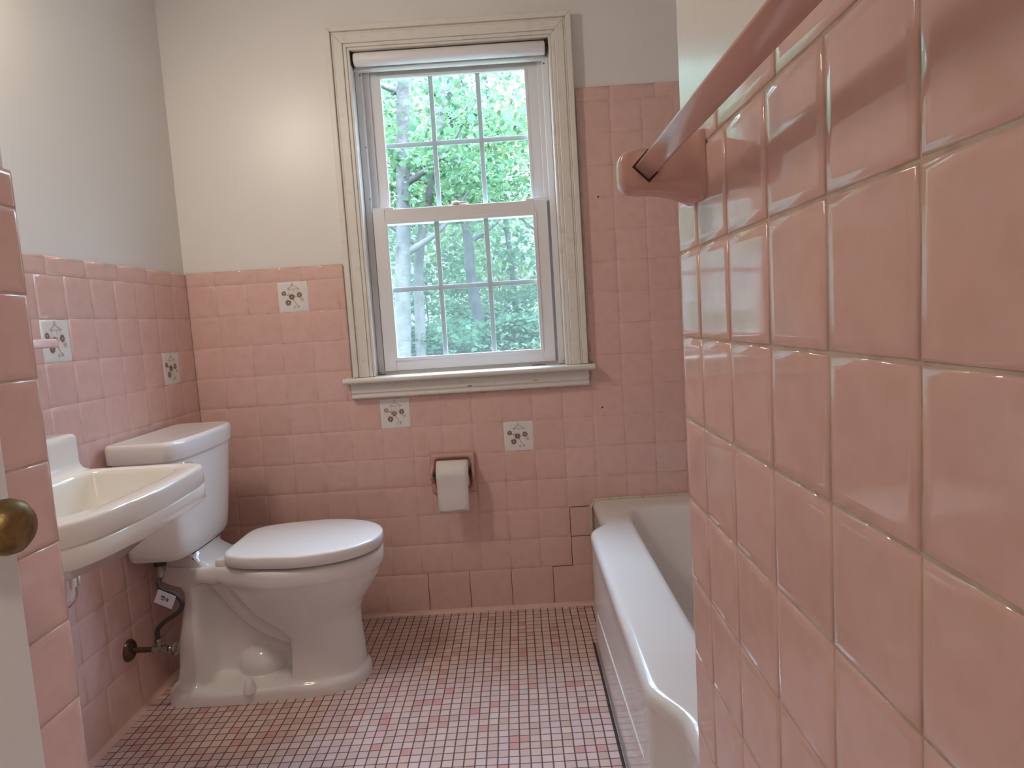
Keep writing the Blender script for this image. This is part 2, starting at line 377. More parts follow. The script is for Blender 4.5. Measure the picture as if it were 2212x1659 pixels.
# back wall tiles
rects = []; decs_back = [(-9, 9), (-6, 5), (-2, 4)]
win_ex = (-0.748, 0.1035, 0.813, 2.3)
tp_ex = (-0.489, -0.326, 0.452, 0.600)
def put(r):
    rs = [r]
    for ex in (win_ex, tp_ex):
        rs = [q for p in rs for q in crop(p, ex)]
    rects.extend(rs)
for i in range(16):
    for c in range(-12, 8):
        u0, u1 = max(c * T, XL), min((c + 1) * T, 0.815)
        if (c, i) in decs_back: continue
        if c < 0 and i >= 10: continue
        if c >= 1 and i < 2: continue
        v0, v1 = ZI(i), ZI(i + 1)
        if i == 15: continue
        if c >= 1 and i == 2: v0 = .36
        if c == 0 and i < 2: u1 = .088
        if c == 0 and 6 <= i <= 14: continue
        put((u0, u1, v0, v1))
k = -9
while -.069 + k * .1539 < .08:
    u0 = max(XL, -.069 + k * .1539); u1 = min(.086, -.069 + (k + 1) * .1539)
    if u1 > XL: put((u0, u1, 0.0, ZB))
    k += 1
k = -4
while -.897 + k * .1539 < -.74:
    u0 = max(XL, -.897 + k * .1539); u1 = min(-.7475, -.897 + (k + 1) * .1539)
    if u1 > XL: rects.append((u0, u1, ZI(10), ZI(10) + .0495, 't'))
    k += 1
for k in range(0, 6):
    u0 = .222 - .1539 + k * .1539; rects.append((max(.1045, u0), min(.815, u0 + .1539), ZI(15), ZI(15) + .047, 't'))
tiles('wall_tile', rects, mp_back, TILE, wb, crisp=True)
for c, i in decs_back: decor(mp_back, c * T, ZI(i), T, T, wb, alt=(i == 5))
sheet('grout', [(XL, -.7475, 0, ZI(10) + .045), (-.7475, .1045, 0, .83), (.1045, .815, 0, ZI(15) + .043)], mp_back, -.0007, GROUTP, wb)
g = MB()
g.box(.0030, .0052, -.0006, .002, ZI(0), ZI(2)).box(.004, .075, -.0006, .002, ZI(2) - .001, ZI(2) + .001).box(-.069, .004, -.0006, .002, ZB - .001, ZB + .001).box(.004, .075, -.0005, .002, ZI(1) - .0008, ZI(1) + .0008)
for k in (-3, -2, -1, 0): g.box(-.0697 + k * .1539, -.0683 + k * .1539, -.0004, .002, .010, ZB)
g.build('dark_grout_line', DARKG, wb, smooth=0)
MB().prism([(-.0005, .014), (-.0025, .0075), (-.007, .003), (-.0135, .0004), (.001, .0004), (.001, .014)], lambda a, b, t: (t, a, b), XL + .001, .079).build('cove_base', TILE, wb, smooth=60)
hd = MB()
for x, z in ((.164, 1.47), (.142, .73)): hd.lathe([(0.0001, 0), (.0035, 0), (.003, .002), (.0001, .0025)], axis_mat((x, .0002, z), (0, -1, 0)), 10)
hd.build('screw_hole', DARKG, wb)

# left wall tiles
rects = []; decs_left = [(-2, 7), (-7, 8)]
for i in range(10):
    for c in range(-14, 0):
        if (c, i) in decs_left: continue
        rects.append((c * T, (c + 1) * T if c < -1 else -.0005, ZI(i), ZI(i + 1)))
k = 0
while -.1039 - k * .1539 > -1.5:
    rects.append((-.1039 - (k + 1) * .1539 + .002, -.1039 - k * .1539 + .002, ZI(10), ZI(10) + .0495, 't'))
    rects.append((-.1039 - (k + 1) * .1539 + .03, -.1039 - k * .1539 + .03, 0, ZB)); k += 1
rects += [(-.1019, -.0005, ZI(10), ZI(10) + .0495, 't'), (-.0739, -.0005, 0, ZB)]
tiles('wall_tile', rects, mp_left, TILE, wl, crisp=True)
MB().prism([(XL + .0005, .014), (XL + .0025, .0075), (XL + .007, .003), (XL + .0135, .0004), (XL - .001, .0004), (XL - .001, .014)], lambda a, b, t: (a, t, b), YP, -.001).build('cove_base', TILE, wl, smooth=60)
for c, i in decs_left: decor(mp_left, c * T, ZI(i), T, T, wl)
sheet('grout', [(YP - .001, 0, 0, ZI(10) + .045)], mp_left, -.0007, GROUTP, wl)

# partition tiles (u = -y)
rects = []; Y0 = -2.02942
for i in range(-1, 10):
    for c in range(-4, 5):
        y0, y1 = max(YH, Y0 + c * T), Y0 + (c + 1) * T
        y0, y1 = y0, y1 # + c * T, Y0 + (c + 1) * T
        b = ''
        if c == 4: y1 = YE; b = 'l'
        v0, v1 = (ZI(i), ZI(i + 1)) if i >= 0 else (0, ZB)
        rects.append((-y1, -y0, v0, v1, b))
y1 = YE; ys = [YE] + [-1.679 - k * .156 for k in range(6)]
for a, b in zip(ys[:-1], ys[1:]): rects.append((-a, -b, ZI(10), ZI(10) + .0495, 'tl' if a == YE else 't'))
tiles('wall_tile', rects, mp_part, TILE, wp)
sheet('grout', [(-YE + .003, -YH, 0, ZI(10) + .045)], mp_part, -.0016, GROUT, wp)
sheet('tile_edge', [(XR + .006, .815, 0, ZI(10) + .045)], lambda u, v, h: (u, YE + .002 + h, v), .0, TILE, wp)

# alcove side wall tiles
rects = []
for i in range(2, 15):
    for c in range(-14, 0): rects.append((max(YE, c * T), (c + 1) * T, ZI(i) if i > 2 else .36, ZI(i + 1)))
for k in range(10): rects.append((max(YE, -(k + 1) * .1539), -k * .1539, ZI(15), ZI(15) + .047, 't'))
rects = [(-b, -a, *r) for a, b, *r in rects]
mp_side = lambda u, v, h: (.8135 - h, -u, v)
tiles('wall_tile', rects, mp_side, TILE, wr, crisp=True)
# entry pier tiles
rects = []
for i in range(-1, 10):
    for c in range(0, 9):
        y1, y0 = YP - c * T, YP - (c + 1) * T
        v0, v1 = (ZI(i), ZI(i + 1)) if i >= 0 else (0, ZB)
        rects.append((y0, y1, v0, v1, 'r' if c == 0 else ''))
for k in range(6): rects.append((YP - (k + 1) * .1539, YP - k * .1539, ZI(10), ZI(10) + .0495, 'tr' if k == 0 else 't'))
tiles('wall_tile', rects, mp_pier, TILE, wq)
sheet('grout', [(YH, YP - .003, 0, ZI(10) + .045)], mp_pier, -.0018, GROUT, wq)
sheet('tile_edge', [(XL - .006, XP - .006, 0, ZI(10) + .045)], lambda u, v, h: (u, YP + h, v), -.0008, TILE, wq)

# ================================================================== window
win = bpy.data.objects.new('window_1', None); COL.objects.link(win); win.location = (-.32, 0, WZ0); struct(win)
def frame_rings(mb, x0, x1, z0, z1, w, y0, y1, sides='ltrb'):
    # flat frame inside the rectangle, width w, front y0, back y1 (mitred)
    if 'l' in sides: mb.prism([(x0, z0), (x0 + w, z0 + (w if 'b' in sides else 0)), (x0 + w, z1 - (w if 't' in sides else 0)), (x0, z1)], lambda a, b, t: (a, t, b), y0, y1)
    if 'r' in sides: mb.prism([(x1, z0), (x1 - w, z0 + (w if 'b' in sides else 0)), (x1 - w, z1 - (w if 't' in sides else 0)), (x1, z1)], lambda a, b, t: (a, t, b), y0, y1)
    if 't' in sides: mb.prism([(x0, z1), (x0 + w, z1 - w), (x1 - w, z1 - w), (x1, z1)], lambda a, b, t: (a, t, b), y0, y1)
    if 'b' in sides: mb.prism([(x0, z0), (x0 + w, z0 + w), (x1 - w, z0 + w), (x1, z0)], lambda a, b, t: (a, t, b), y0, y1)
    return mb
cs = MB()
frame_rings(cs, -.735, .097, .893, 2.085, .018, -.030, .006, 'ltr')
frame_rings(cs, -.717, .079, .893, 2.067, .008, -.021, .006, 'ltr')
frame_rings(cs, -.709, .071, .893, 2.059, .030, -.024, .006, 'ltr')
frame_rings(cs, -.679, .041, .893, 2.029, .012, -.019, .006, 'ltr')
frame_rings(cs, -.667, .029, .893, 2.017, .009, -.015, .006, 'ltr')
cs.build('casing', CASE, win, smooth=0, bevel=.0022)
jb = MB().box(WX0 - .004, WX0 + .0005, -.012, .15, WZ0, WZ1).box(WX1 - .0005, WX1 + .004, -.012, .15, WZ0, WZ1).box(WX0, WX1, -.012, .15, WZ1 - .0005, WZ1 + .004)
jb.build('jamb', CASE, win, smooth=0)
st = MB()
prof = [(.055, .872), (-.048, .872), (-.054, .877), (-.055, .882), (-.053, .888), (-.047, .892), (.055, .893)]
st.prism(prof, lambda a, b, t: (t, a, b), -.769, .119)
st.build('stool', CASE, win, smooth=30, bevel=.0015)
ap = MB()
prof = [(.006, .872), (-.024, .872), (-.026, .868), (-.026, .838), (-.020, .833), (-.020, .828), (-.026, .824), (-.024, .818), (-.014, .815), (.006, .815)]
ap.prism(prof, lambda a, b, t: (t, a, b), -.748, .098)
ap.build('apron', CASE, win, smooth=30, bevel=.001)
ch = MB()
for x, z, w, h in ((-.335, .838, .014, .003), (-.325, .8375, .006, .004), (-.10, .844, .016, .002)):
    ch.box(x, x + w, -.0264, -.02, z, z + h)
ch.build('paint_chip', SCUFF, win, smooth=0)
gm = MB()
for x, y, z, w in ((-.655, .030, .8932, .022), (-.655, .034, .900, .006), (.000, .028, .8932, .018), (.012, .034, .902, .005), (-.10, .0365, .8932, .05), (.106, -.012, .8932, .010)):
    gm.box(x, x + w, y, y + .008, z, z + .0025)
gm.build('grime_stain', SCUFF, win, smooth=0)
# vinyl replacement frame
vf = MB()
frame_rings(vf, WX0 + .001, WX1 - .001, .889, WZ1 - .002, .022, .046, .150, 'lr')
vf.box(WX0 + .001, WX1 - .001, .062, .15, 1.985, WZ1 - .002).box(WX0 + .001, WX1 - .001, .040, .062, 1.958, 1.972).box(WX0 + .001, WX1 - .001, .05, .15, .885, .905)
vf.box(WX0 + .0015, WX0 + .046, .0715, .0795, .9, 1.985).box(WX1 - .040, WX1 - .0015, .0715, .0795, .9, 1.985)
vf.build('vinyl_frame', VINYL, win, smooth=0, bevel=.0015)
hd = MB().box(WX0 + .001, WX1 - .001, .034, .05, 1.955, WZ1 - .001).build('header_strip', CASE, win, smooth=0, bevel=.001)
# lower sash
ls = MB(); x0, x1 = -.634, -.013
ls.box(x0, x0 + .043, .038, .070, .905, 1.482).box(x1 - .045, x1, .038, .070, .905, 1.482)
ls.box(x0 + .043, x1 - .045, .040, .070, 1.436, 1.480).box(x0 + .043, x1 - .045, .040, .070, .905, .948)
lso = ls.build('lower_sash', VINYL, win, smooth=0, bevel=.0016)
b = MB(); frame_rings(b, x0 + .038, x1 - .040, .940, 1.440, .012, .034, .046); b.build('glazing_bead', VINYL, lso, smooth=0, bevel=.001)
gx0, gx1 = x0 + .043, x1 - .045
MB().box(gx0, gx1, .052, .055, .945, 1.438).build('glass_pane', GLASS, lso, smooth=0)
for x in (-.411, -.233): MB().box(x - .0085, x + .0085, .0565, .063, .946, 1.437).build('muntin', MUNT, lso, smooth=0, bevel=.001)
MB().box(gx0, gx1, .0568, .0627, 1.187, 1.204).build('muntin', MUNT, lso, smooth=0, bevel=.001)
for a, c in ((x0 + .002, x0 + .075), (x1 - .075, x1 - .002)): MB().box(a, c, .041, .062, 1.479, 1.487).build('tilt_latch', VINYL, lso, smooth=0, bevel=.0015)
lk = MB().box(-.365, -.300, .046, .066, 1.479, 1.484)
lk.lathe([(.0001, 0), (.017, 0), (.017, .006), (.013, .011), (.0001, .012)], Matrix.Translation((-.335, .056, 1.484)), 20).box(-.335, -.296, .049, .057, 1.486, 1.493)
lk.build('sash_lock', CASE, lso, bevel=.001)
# upper sash
us = MB(); x0, x1 = -.622, -.014
us.box(x0, x0 + .040, .080, .112, 1.44, 1.985).box(x1 - .045, x1, .080, .112, 1.44, 1.985)
us.box(x0 + .040, x1 - .045, .082, .112, 1.945, 1.985).box(x0 + .040, x1 - .045, .082, .112, 1.44, 1.482)
uso = us.build('upper_sash', VINYL, win, smooth=0, bevel=.0016)
b = MB(); frame_rings(b, x0 + .036, x1 - .041, 1.476, 1.951, .010, .077, .088); b.build('glazing_bead', VINYL, uso, smooth=0, bevel=.001)
gx0, gx1 = x0 + .04, x1 - .045
MB().box(gx0, gx1, .094, .097, 1.48, 1.947).build('glass_pane', GLASS, uso, smooth=0)
for x in (-.401, -.232): MB().box(x - .0085, x + .0085, .0985, .105, 1.481, 1.946).build('muntin', MUNT, uso, smooth=0, bevel=.001)
MB().box(gx0, gx1, .0988, .1047, 1.704, 1.721).build('muntin', MUNT, uso, smooth=0, bevel=.001)
sc = frame_rings(MB(), -.64, .0, .905, 1.452, .018, .125, .134); sco = sc.build('screen_frame', MUNT, win, smooth=0, bevel=.001)
MB().add([(-.625, .129, .92), (-.015, .129, .92), (-.015, .129, 1.437), (-.625, .129, 1.437)], [(0, 1, 2, 3)]).build('insect_screen', SCREEN, sco, smooth=0, fix=False)
sw = MB()
for x, z in ((-.640, 1.945), (-.640, 1.70), (-.640, 1.52), (.0035, 1.945)): sw.lathe([(.0001, 0), (.004, 0), (.003, .002), (.0001, .0025)], axis_mat((x, .0465, z), (0, -1, 0)), 10)
sw.build('frame_screw', OLDCH, win)

# roller shade in the head of the recess
rs = thing('roller_shade', 'white roller shade rolled up across the top of the window recess', 'roller shade', (-.32, .012, 1.985))
mb = MB(); rr = .0225; M = axis_mat((-.649, .010, 1.9835), (1, 0, 0)); L_ = .656
mb.lathe([(.006, -.004), (.010, -.002), (.020, .0), (rr, .004), (rr, .2), (rr, .45), (rr, L_ - .004), (.020, L_), (.010, L_ + .002), (.006, L_ + .004)], M, 40)
mb.build('roll', SHADE, rs)
MB().box(-.6, -.03, .0295, .0325, 1.955, 1.962).build('hem_slat', SHADE, rs, smooth=0, bevel=.001)
for x in (-.6585, .0095): MB().box(x, x + .0045, -.006, .030, 1.962, 2.008).box(x - .0, x + .0045, .004, .016, 1.975, 1.99).build('bracket', DARKM, rs, smooth=0, bevel=.0008)

# ================================================================== toilet
YC = -.40
toi = thing('toilet', 'white two-piece toilet with closed lid against the left wall', 'toilet', (-.95, YC, 0))
zf = [0, .02, .032, .042, .055, .10, .17, .21, .245, .29, .32, .340, .350, .358, .380, .396, .402]
xf = [-.664, -.664, -.667, -.676, -.677, -.679, -.684, -.683, -.670, -.638, -.620, -.612, -.606, -.601, -.599, -.600, -.606]
wf_ = [.130, .130, .127, .112, .108, .104, .104, .112, .130, .155, .168, .1735, .176, .180, .181, .179, .172]
wbk = [.147, .147, .144, .136, .118, .112, .110, .108, .105, .100, .098, .099, .108, .111, .112, .110, .104]
xb = [-1.25, -1.25, -1.247, -1.240, -1.228, -1.222, -1.217, -1.208, -1.20, -1.19, -1.19, -1.205, -1.235, -1.255, -1.262, -1.262, -1.256]
XM = -.86
tubep = [(-1.085, .335), (-1.035, .275), (-.985, .225), (-.93, .185), (-.885, .165)]
def dseg(px, pz):
    d = 9
    for (a, b), (c, e) in zip(tubep[:-1], tubep[1:]):
        t = max(0, min(1, ((px - a) * (c - a) + (pz - b) * (e - b)) / ((c - a) ** 2 + (e - b) ** 2)))
        d = min(d, math.hypot(px - a - t * (c - a), pz - b - t * (e - b)))
    return d
def Hbowl(x, z, XF, XB):
    w = lerp_tab(zf, wf_, z); wbb = lerp_tab(zf, wbk, z)
    if x > XM:
        return w * max(0, 1 - ((x - XM) / (XF - XM)) ** 2.15) ** (1 / 2.15)
    q = (XM - x) / (XM - XB); ww = w + (wbb - w) * smooth(-.88, -1.07, x) if False else wbb + (w - wbb) * smooth(-1.08, -.88, x)
    h = ww * max(0, 1 - q ** 7) ** (1 / 7)
    xr = lerp_tab([.04, .165, .20, .25, .33, .37], [-.880, -.868, -.895, -.955, -1.025, -1.06], z)
    Mk = smooth(-1.150, -1.100, x) * smooth(xr + .008, xr - .020, x) if False else smooth(-1.155, -1.105, x) * (1 - smooth(xr - .022, xr + .006, x))
    Mk *= smooth(.034, .056, z) * (1 - smooth(.325, .365, z))
    if z > .335:
        lim = lerp_tab([-1.262, -1.19, -1.13, -1.06, -.97, -.90], [.064, .090, .108, .130, .162, .2], x) * (1 if q < .985 else max(.02, (1 - q) / .015) ** .5)
        h += (min(h, lim) - h) * smooth(.335, .35, z)
    base = h; h = base - .074 * Mk
    if Mk > .02:
        d = dseg(x, z); r = .040
        if d < r: h = max(h, base - .074 * Mk + Mk * .046 * math.sqrt(1 - (d / r) ** 2) ** 1.2)
        d2 = math.hypot((x + .985) / 1.35, (z - .075)); 
        if d2 < .052: h = max(h, base - .074 * Mk + Mk * .048 * (1 - (d2 / .052) ** 2) ** .7)
    return h
zl = sorted(set([0, .02, .028, .034, .038, .042, .047, .053, .06, .07] + list(np.linspace(.08, .335, 40)) + [.34, .344, .348, .352, .356,  .36, .37, .38, .388, .394, .398, .402]))
NS = 96; rings = []
for z in zl:
    XF, XB = lerp_tab(zf, xf, z), lerp_tab(zf, xb, z); near = []; far = []
    for k in range(NS):
        s_ = (1 - math.cos(math.pi * k / (NS - 1))) / 2; s_ = .35 * s_ + .65 * (k / (NS - 1)) if 0 < k < NS - 1 else s_
        # denser near the two ends
        t = k / (NS - 1); s_ = .5 - .5 * math.cos(math.pi * t); s_ = .6 * s_ + .4 * t
        x = XB + (XF - XB) * s_; h = Hbowl(x, z, XF, XB) if 0 < k < NS - 1 else 0
        near.append(Vector((x, YC - h, z))); far.append(Vector((x, YC + h, z)))
    rings.append(near + far[-2:0:-1])
mb = MB(); mb.loft(rings, True, False)
n = len(rings[0]); o = (len(zl) - 1) * n
top = []
for k in range(NS - 1):
    a, b_ = o + k, o + k + 1; c = o + (n - k - 1) % n if k + 1 < NS - 1 else None
    fa = o + (n - k) % n if k > 0 else o; fb = o + (n - k - 1) if k + 1 < NS - 1 else o + NS - 1
    f = [a, b_]
    if fb != b_: f.append(fb)
    if fa != a: f.append(fa)
    if len(f) > 2: mb.f.append(tuple(f))
# tank platform behind the seat
pl = []
for z, ins, xfr in ((.390, -.004, -1.078), (.404, .0, -1.094), (.416, .003, -1.112), (.428, .006, -1.128), (.4405, .008, -1.136)):
    pl.append([Vector((x, y, z)) for x, y in [(-1.258, YC - .058 + ins), (-1.19, YC - .082 + ins), (-1.135, YC - .098 + ins), (xfr - .012, YC - .098 + ins), (xfr, YC - .085 + ins), (xfr + .003, YC), (xfr, YC + .085 - ins), (xfr - .012, YC + .098 - ins), (-1.135, YC + .098 - ins), (-1.19, YC + .082 - ins), (-1.258, YC + .058 - ins)]])
mb.loft(pl)
mb.build('bowl', PORC, toi, smooth=50)
# tank
def dring(hw, xback, xside, xfront, z, nn=4.0, N=40, rc=.018):
    out = []
    for k in range(N + 1):
        v = -hw + 2 * hw * (.5 - .5 * math.cos(math.pi * k / N)); q = abs(v / hw)
        out.append(Vector((xside + (xfront - xside) * max(0, 1 - q ** nn) ** (1 / nn), YC + v, z)))
    out += [Vector((xback + rc, YC + hw, z)), Vector((xback + .3 * rc, YC + hw - .3 * rc, z)), Vector((xback, YC + hw - rc, z)), Vector((xback, YC - hw + rc, z)), Vector((xback + .3 * rc, YC - hw + .3 * rc, z)), Vector((xback + rc, YC - hw, z))]
    return out
zt = [.440, .443, .450, .465, .50, .56, .62, .68, .725, .738]
hw = [.142, .155, .163, .169, .174, .181, .187, .193, .197, .197]
fr = [-1.146, -1.133, -1.124, -1.118, -1.115, -1.110, -1.106, -1.102, -1.099, -1.099]
mb = MB().loft([dring(hw[i], -1.284, fr[i] - .046, fr[i], zt[i], 3.2) for i in range(len(zt))])
mb.build('tank', PORC, toi, smooth=60)
mb = MB().loft([dring(.198, -1.288, -1.146, -1.098, .736, 2.7), dring(.206, -1.291, -1.139, -1.090, .7365, 2.7), dring(.2075, -1.2915, -1.137, -1.088, .741, 2.7), dring(.2085, -1.2915, -1.135, -1.086, .778, 2.7), dring(.207, -1.291, -1.137, -1.088, .785, 2.7), dring(.203, -1.289, -1.141, -1.093, .7895, 2.7), dring(.197, -1.286, -1.147, -1.100, .7905, 2.7), dring(.185, -1.278, -1.157, -1.113, .7885, 2.7), dring(.180, -1.274, -1.161, -1.118, .788, 2.7)])
mb.build('tank_lid', PORC, toi, smooth=60)
# flush lever
fx = -1.112
mb = MB(); M = axis_mat((fx - .006, -.540, .712), (1, 0, 0))
mb.lathe([(.0001, 0), (.017, 0), (.017, .006), (.015, .011), (.010, .014), (.009, .02), (.012, .022), (.0125, .03), (.009, .035), (.0001, .036)], M, 24)
mb.tube([(fx + .022, -.545, .708), (fx + .024, -.56, .703), (fx + .026, -.58, .694), (fx + .026, -.60, .684)], [.006, .0065, .007, .008], 10)
mb.build('flush_lever', CHROME, toi, smooth=40)
# seat and lid
def seat_out(z, ins, N=88):
    out = []; xm = -.83; xfr = -.597 - ins; xbk = -1.042 + ins; w = .181 - ins
    for k in range(N):
        t = 2 * math.pi * k / N; c, s_ = math.cos(t), math.sin(t)
        if c >= 0: x = xm + (xfr - xm) * abs(c) ** (2 / 2.1); y = w * math.copysign(abs(s_) ** (2 / 2.1), s_)
        else:
            x = xm - (xm - xbk) * abs(c) ** (2 / 6.5); q = (xm - x) / (xm - xbk)
            y = (w - .040 * q ** 1.6) * math.copysign(abs(s_) ** (2 / 6.5), s_)
        out.append(Vector((x, YC + y, z)))
    return out
mb = MB().loft([seat_out(.4015, .062), seat_out(.403, .060), seat_out(.4125, .060)])
mb.build('seat', SEATM, toi, smooth=40)
mb = MB().loft([seat_out(.4115, .010), seat_out(.4115, .0015), seat_out(.4128, .0), seat_out(.4385, .0005), seat_out(.4418, .0015), seat_out(.4442, .0042), seat_out(.4456, .0085), seat_out(.4463, .014), seat_out(.4469, .03), seat_out(.4478, .07), seat_out(.4482, .12)])
mb.build('seat_lid', SEATM, toi, smooth=60)
for s_ in (-1, 1):
    mb = MB().box(-1.068, -1.034, YC + s_ * .082 - .022, YC + s_ * .082 + .022, .401, .424)
    mb.build('hinge', SEATM, toi, bevel=.005, seg=3)
for s_ in (-1, 1):
    mb = MB().lathe([(.020, .030), (.019, .037), (.0145, .055), (.012, .065), (.008, .070), (.0001, .071)], Matrix.Translation((-.993, YC + s_ * .129, 0)), 20)
    mb.build('bolt_cap', SEATM, toi)

# supply stop and hose
sv = thing('shutoff_valve', 'tarnished shutoff valve on dark round wall plate left of the toilet base', 'valve', (XL, -.574, .198))
vy, vz = -.574, .198
MB().lathe([(.031, -.0005), (.031, .003), (.028, .008), (.020, .013), (.011, .015), (.0001, .0155)], axis_mat((XL, vy, vz), (1, 0, 0)), 36).build('wall_plate', BRONZE, sv)
MB().tube([(XL + .012, vy, vz), (XL + .050, vy, vz - .001), (XL + .074, vy, vz - .001)], .0075, 16).build('pipe', BRONZE, sv)
mb = MB().lathe([(.0001, 0), (.011, 0), (.011, .012), (.0095, .014), (.0095, .034), (.011, .036), (.011, .044), (.006, .046), (.005, .052), (.0045, .060)], axis_mat((XL + .070, vy, vz - .001), (1, 0, 0)), 16)
mb.tube([(XL + .087, vy, vz), (XL + .087, vy, vz + .018)], .0075, 12).tube([(XL + .087, vy, vz + .018), (XL + .087, vy, vz + .030)], .0095, 6)
mb.build('valve_body', OLDCH, sv, smooth=30)
mb = MB().lathe([(.0001, 0), (.008, 0), (.018, .001), (.0205, .004), (.0205, .007), (.018, .009), (.008, .0075), (.006, .010), (.0001, .0105)], axis_mat((XL + .128, vy, vz - .001), (1, 0, 0)), 28)
mb.build('valve_handle', OLDCH, sv)
sh = thing('supply_hose', 'dark curved supply hose with white tag under the toilet tank', 'hose', (XL + .087, vy, vz + .03))
hp = catmull([(XL + .087, vy, vz + .030), (XL + .088, vy, vz + .055), (XL + .115, vy - .004, vz + .082), (XL + .158, vy - .006, vz + .108), (XL + .168, vy - .004, vz + .135), (XL + .145, vy, vz + .160), (XL + .112, vy + .004, vz + .172), (XL + .100, vy + .012, vz + .188), (XL + .098, vy + .026, vz + .198)], 8)
MB().tube(hp, .0066, 14).build('hose', HOSE, sh)
mb = MB().tube([(XL + .098, vy + .026, vz + .196), (XL + .098, vy + .032, vz + .214)], .0085, 10).tube([(XL + .098, vy + .032, vz + .212), (XL + .098, vy + .036, vz + .232)], [.0125, .0145], 16)
mb.build('coupling_nut', OLDCH, sh)
MB().tube([(XL + .098, vy + .036, vz + .231), (XL + .098, vy + .036, vz + .2445)], .0165, 8).build('tank_nut', DARKM, sh, smooth=20)
# paper tag wrapped over the hose
tg = MB(); c = Vector((XL + .128, vy - .016, vz + .150)); ux = Vector((.90, -.05, -.42)).normalized(); uy = Vector((.42, -.02, .90)).normalized(); un_ = ux.cross(uy)
P = lambda a, b, d: c + ux * a + uy * b + un_ * d
tg.add([P(-.027, -.020, 0), P(.027, -.020, 0), P(.027, .020, 0), P(-.027, .020, 0), P(-.027, -.020, -.0009), P(.027, -.020, -.0009), P(.027, .020, -.0009), P(-.027, .020, -.0009)], [(0, 1, 2, 3), (7, 6, 5, 4), (0, 4, 5, 1), (1, 5, 6, 2), (2, 6, 7, 3), (3, 7, 4, 0)])
tgo = tg.build('tag', TAGM, sh, smooth=0); tgo['label'] = 'white printed tag'
tk = MB()
sd = 1 if un_.y < 0 else -1; dd = .0004 if sd == 1 else -.0013
for a0, a1, b0, b1 in ((-.012, -.002, .002, .008), (-.010, -.003, -.005, -.001), (.004, .010, -.004, .006), (-.001, .002, -.002, .004)):
    tk.add([P(a0, b0, dd), P(a1, b0, dd), P(a1, b1, dd), P(a0, b1, dd)], [(0, 1, 2, 3)])
tk.build('tag_print', TAGD, tgo, smooth=0, fix=False)

def rr(x0, x1, y0, y1, r, z, n=6):
    o = []
    for cx, cy, a0 in ((x1 - r, y1 - r, 0), (x0 + r, y1 - r, 90), (x0 + r, y0 + r, 180), (x1 - r, y0 + r, 270)):
        for k in range(n + 1):
            a = math.radians(a0 + 90 * k / n); o.append(Vector((cx + r * math.cos(a), cy + r * math.sin(a), z)))
    return o

# ================================================================== wall-hung sink
SY = -1.14
sk = thing('sink', 'white wall-hung sink with raised back ledge on the left wall', 'sink', (XL, SY, .79))
N = 160
def out_ring(z, ins, groove=0.0):
    r = []
    for k in range(N):
        t = 2 * math.pi * k / N; c, s_ = math.cos(t), math.sin(t)
        hl, ne = (.2355, 11) if s_ >= 0 else (.272, 5.5)
        y = (hl - ins) * math.copysign(abs(s_) ** (2 / ne), s_)
        q = abs(y) / hl
        if c >= 0:
            pan = smooth(-.105, -.090, y) * (1 - smooth(.098, .112, y))
            bow = .016 * (1 - q * q)
            g_ = groove * (1 - pan)
            x = -1.08 + (.218 + bow + .004 * pan - ins - g_) * abs(c) ** (2 / ne)
        else: x = -1.08 - (.223 - max(0, ins) * .15) * abs(c) ** (2 / ne)
        r.append(Vector((x, SY + y, z)))
    return r
def in_ring(z, a, b, cx=-1.028, n=3.6, dy=0):
    r = []
    for k in range(N):
        t = 2 * math.pi * k / N; c, s_ = math.cos(t), math.sin(t)
        bow = .010 * (1 - abs(s_)) if c > 0 else 0
        r.append(Vector((cx + (a + bow) * math.copysign(abs(c) ** (2 / n), c), SY + b * math.copysign(abs(s_) ** (2 / n), s_), z)))
    return r
rings = [in_ring(.640, .05, .06, -1.06, 2.2), in_ring(.655, .11, .14, -1.06, 2.4), out_ring(.700, .045), out_ring(.706, .018), out_ring(.711, .006), out_ring(.716, .001), out_ring(.745, .0), out_ring(.7462, .0, .0012), out_ring(.7475, .0, .0042), out_ring(.749, .0, .0042), out_ring(.7503, .0, .0012), out_ring(.7515, .0), out_ring(.772, .0), out_ring(.778, .0), out_ring(.785, .001), out_ring(.7885, .0035), out_ring(.790, .008), out_ring(.7902, .016),
         in_ring(.7898, .116, .203, -1.013, n=6), in_ring(.788, .112, .199, -1.013, n=6), in_ring(.780, .109, .196, -1.013, n=6), in_ring(.74, .103, .188, -1.015, n=4.4), in_ring(.700, .093, .170, -1.018, 3.6), in_ring(.680, .076, .14, -1.024, 3), in_ring(.662, .045, .08, -1.045, 2.2), in_ring(.658, .02, .03, -1.05, 2)]
mb = MB().loft(rings)
led = []
for z, e in ((.7890, .017), (.7910, .011), (.7955, .0055), (.803, .0015), (.812, .0), (.855, .0), (.8655, -.0004), (.8695, -.002), (.872, -.005), (.8735, -.011), (.8737, -.02)):
    led.append([Vector((max(p.x, XL), p.y, p.z)) for p in rr(XL - .02, -1.151 + e, SY - .2325 - e, SY + .237 + e, .014 + max(0, e), z)])
mb.loft(led)
mb.build('basin', SINKM, sk, smooth=60)
mb = MB().tube(catmull([(-1.078, -1.10, .66), (-1.078, -1.10, .60), (-1.085, -1.10, .565), (-1.11, -1.10, .55), (-1.16, -1.10, .548), (XL, -1.10, .548)], 6), .017, 16)
mb.lathe([(.021, 0), (.021, .018), (.017, .022)], Matrix.Translation((-1.078, -1.10, .590)), 16)
mb.build('drain_pipe', CHROME, sk)
mb = MB().tube([(XL, -.96, .478), (-1.235, -.96, .478)], .007, 12).lathe([(.022, 0), (.022, .003), (.012, .009), (.0001, .010)], axis_mat((XL, -.96, .478), (1, 0, 0)), 20)
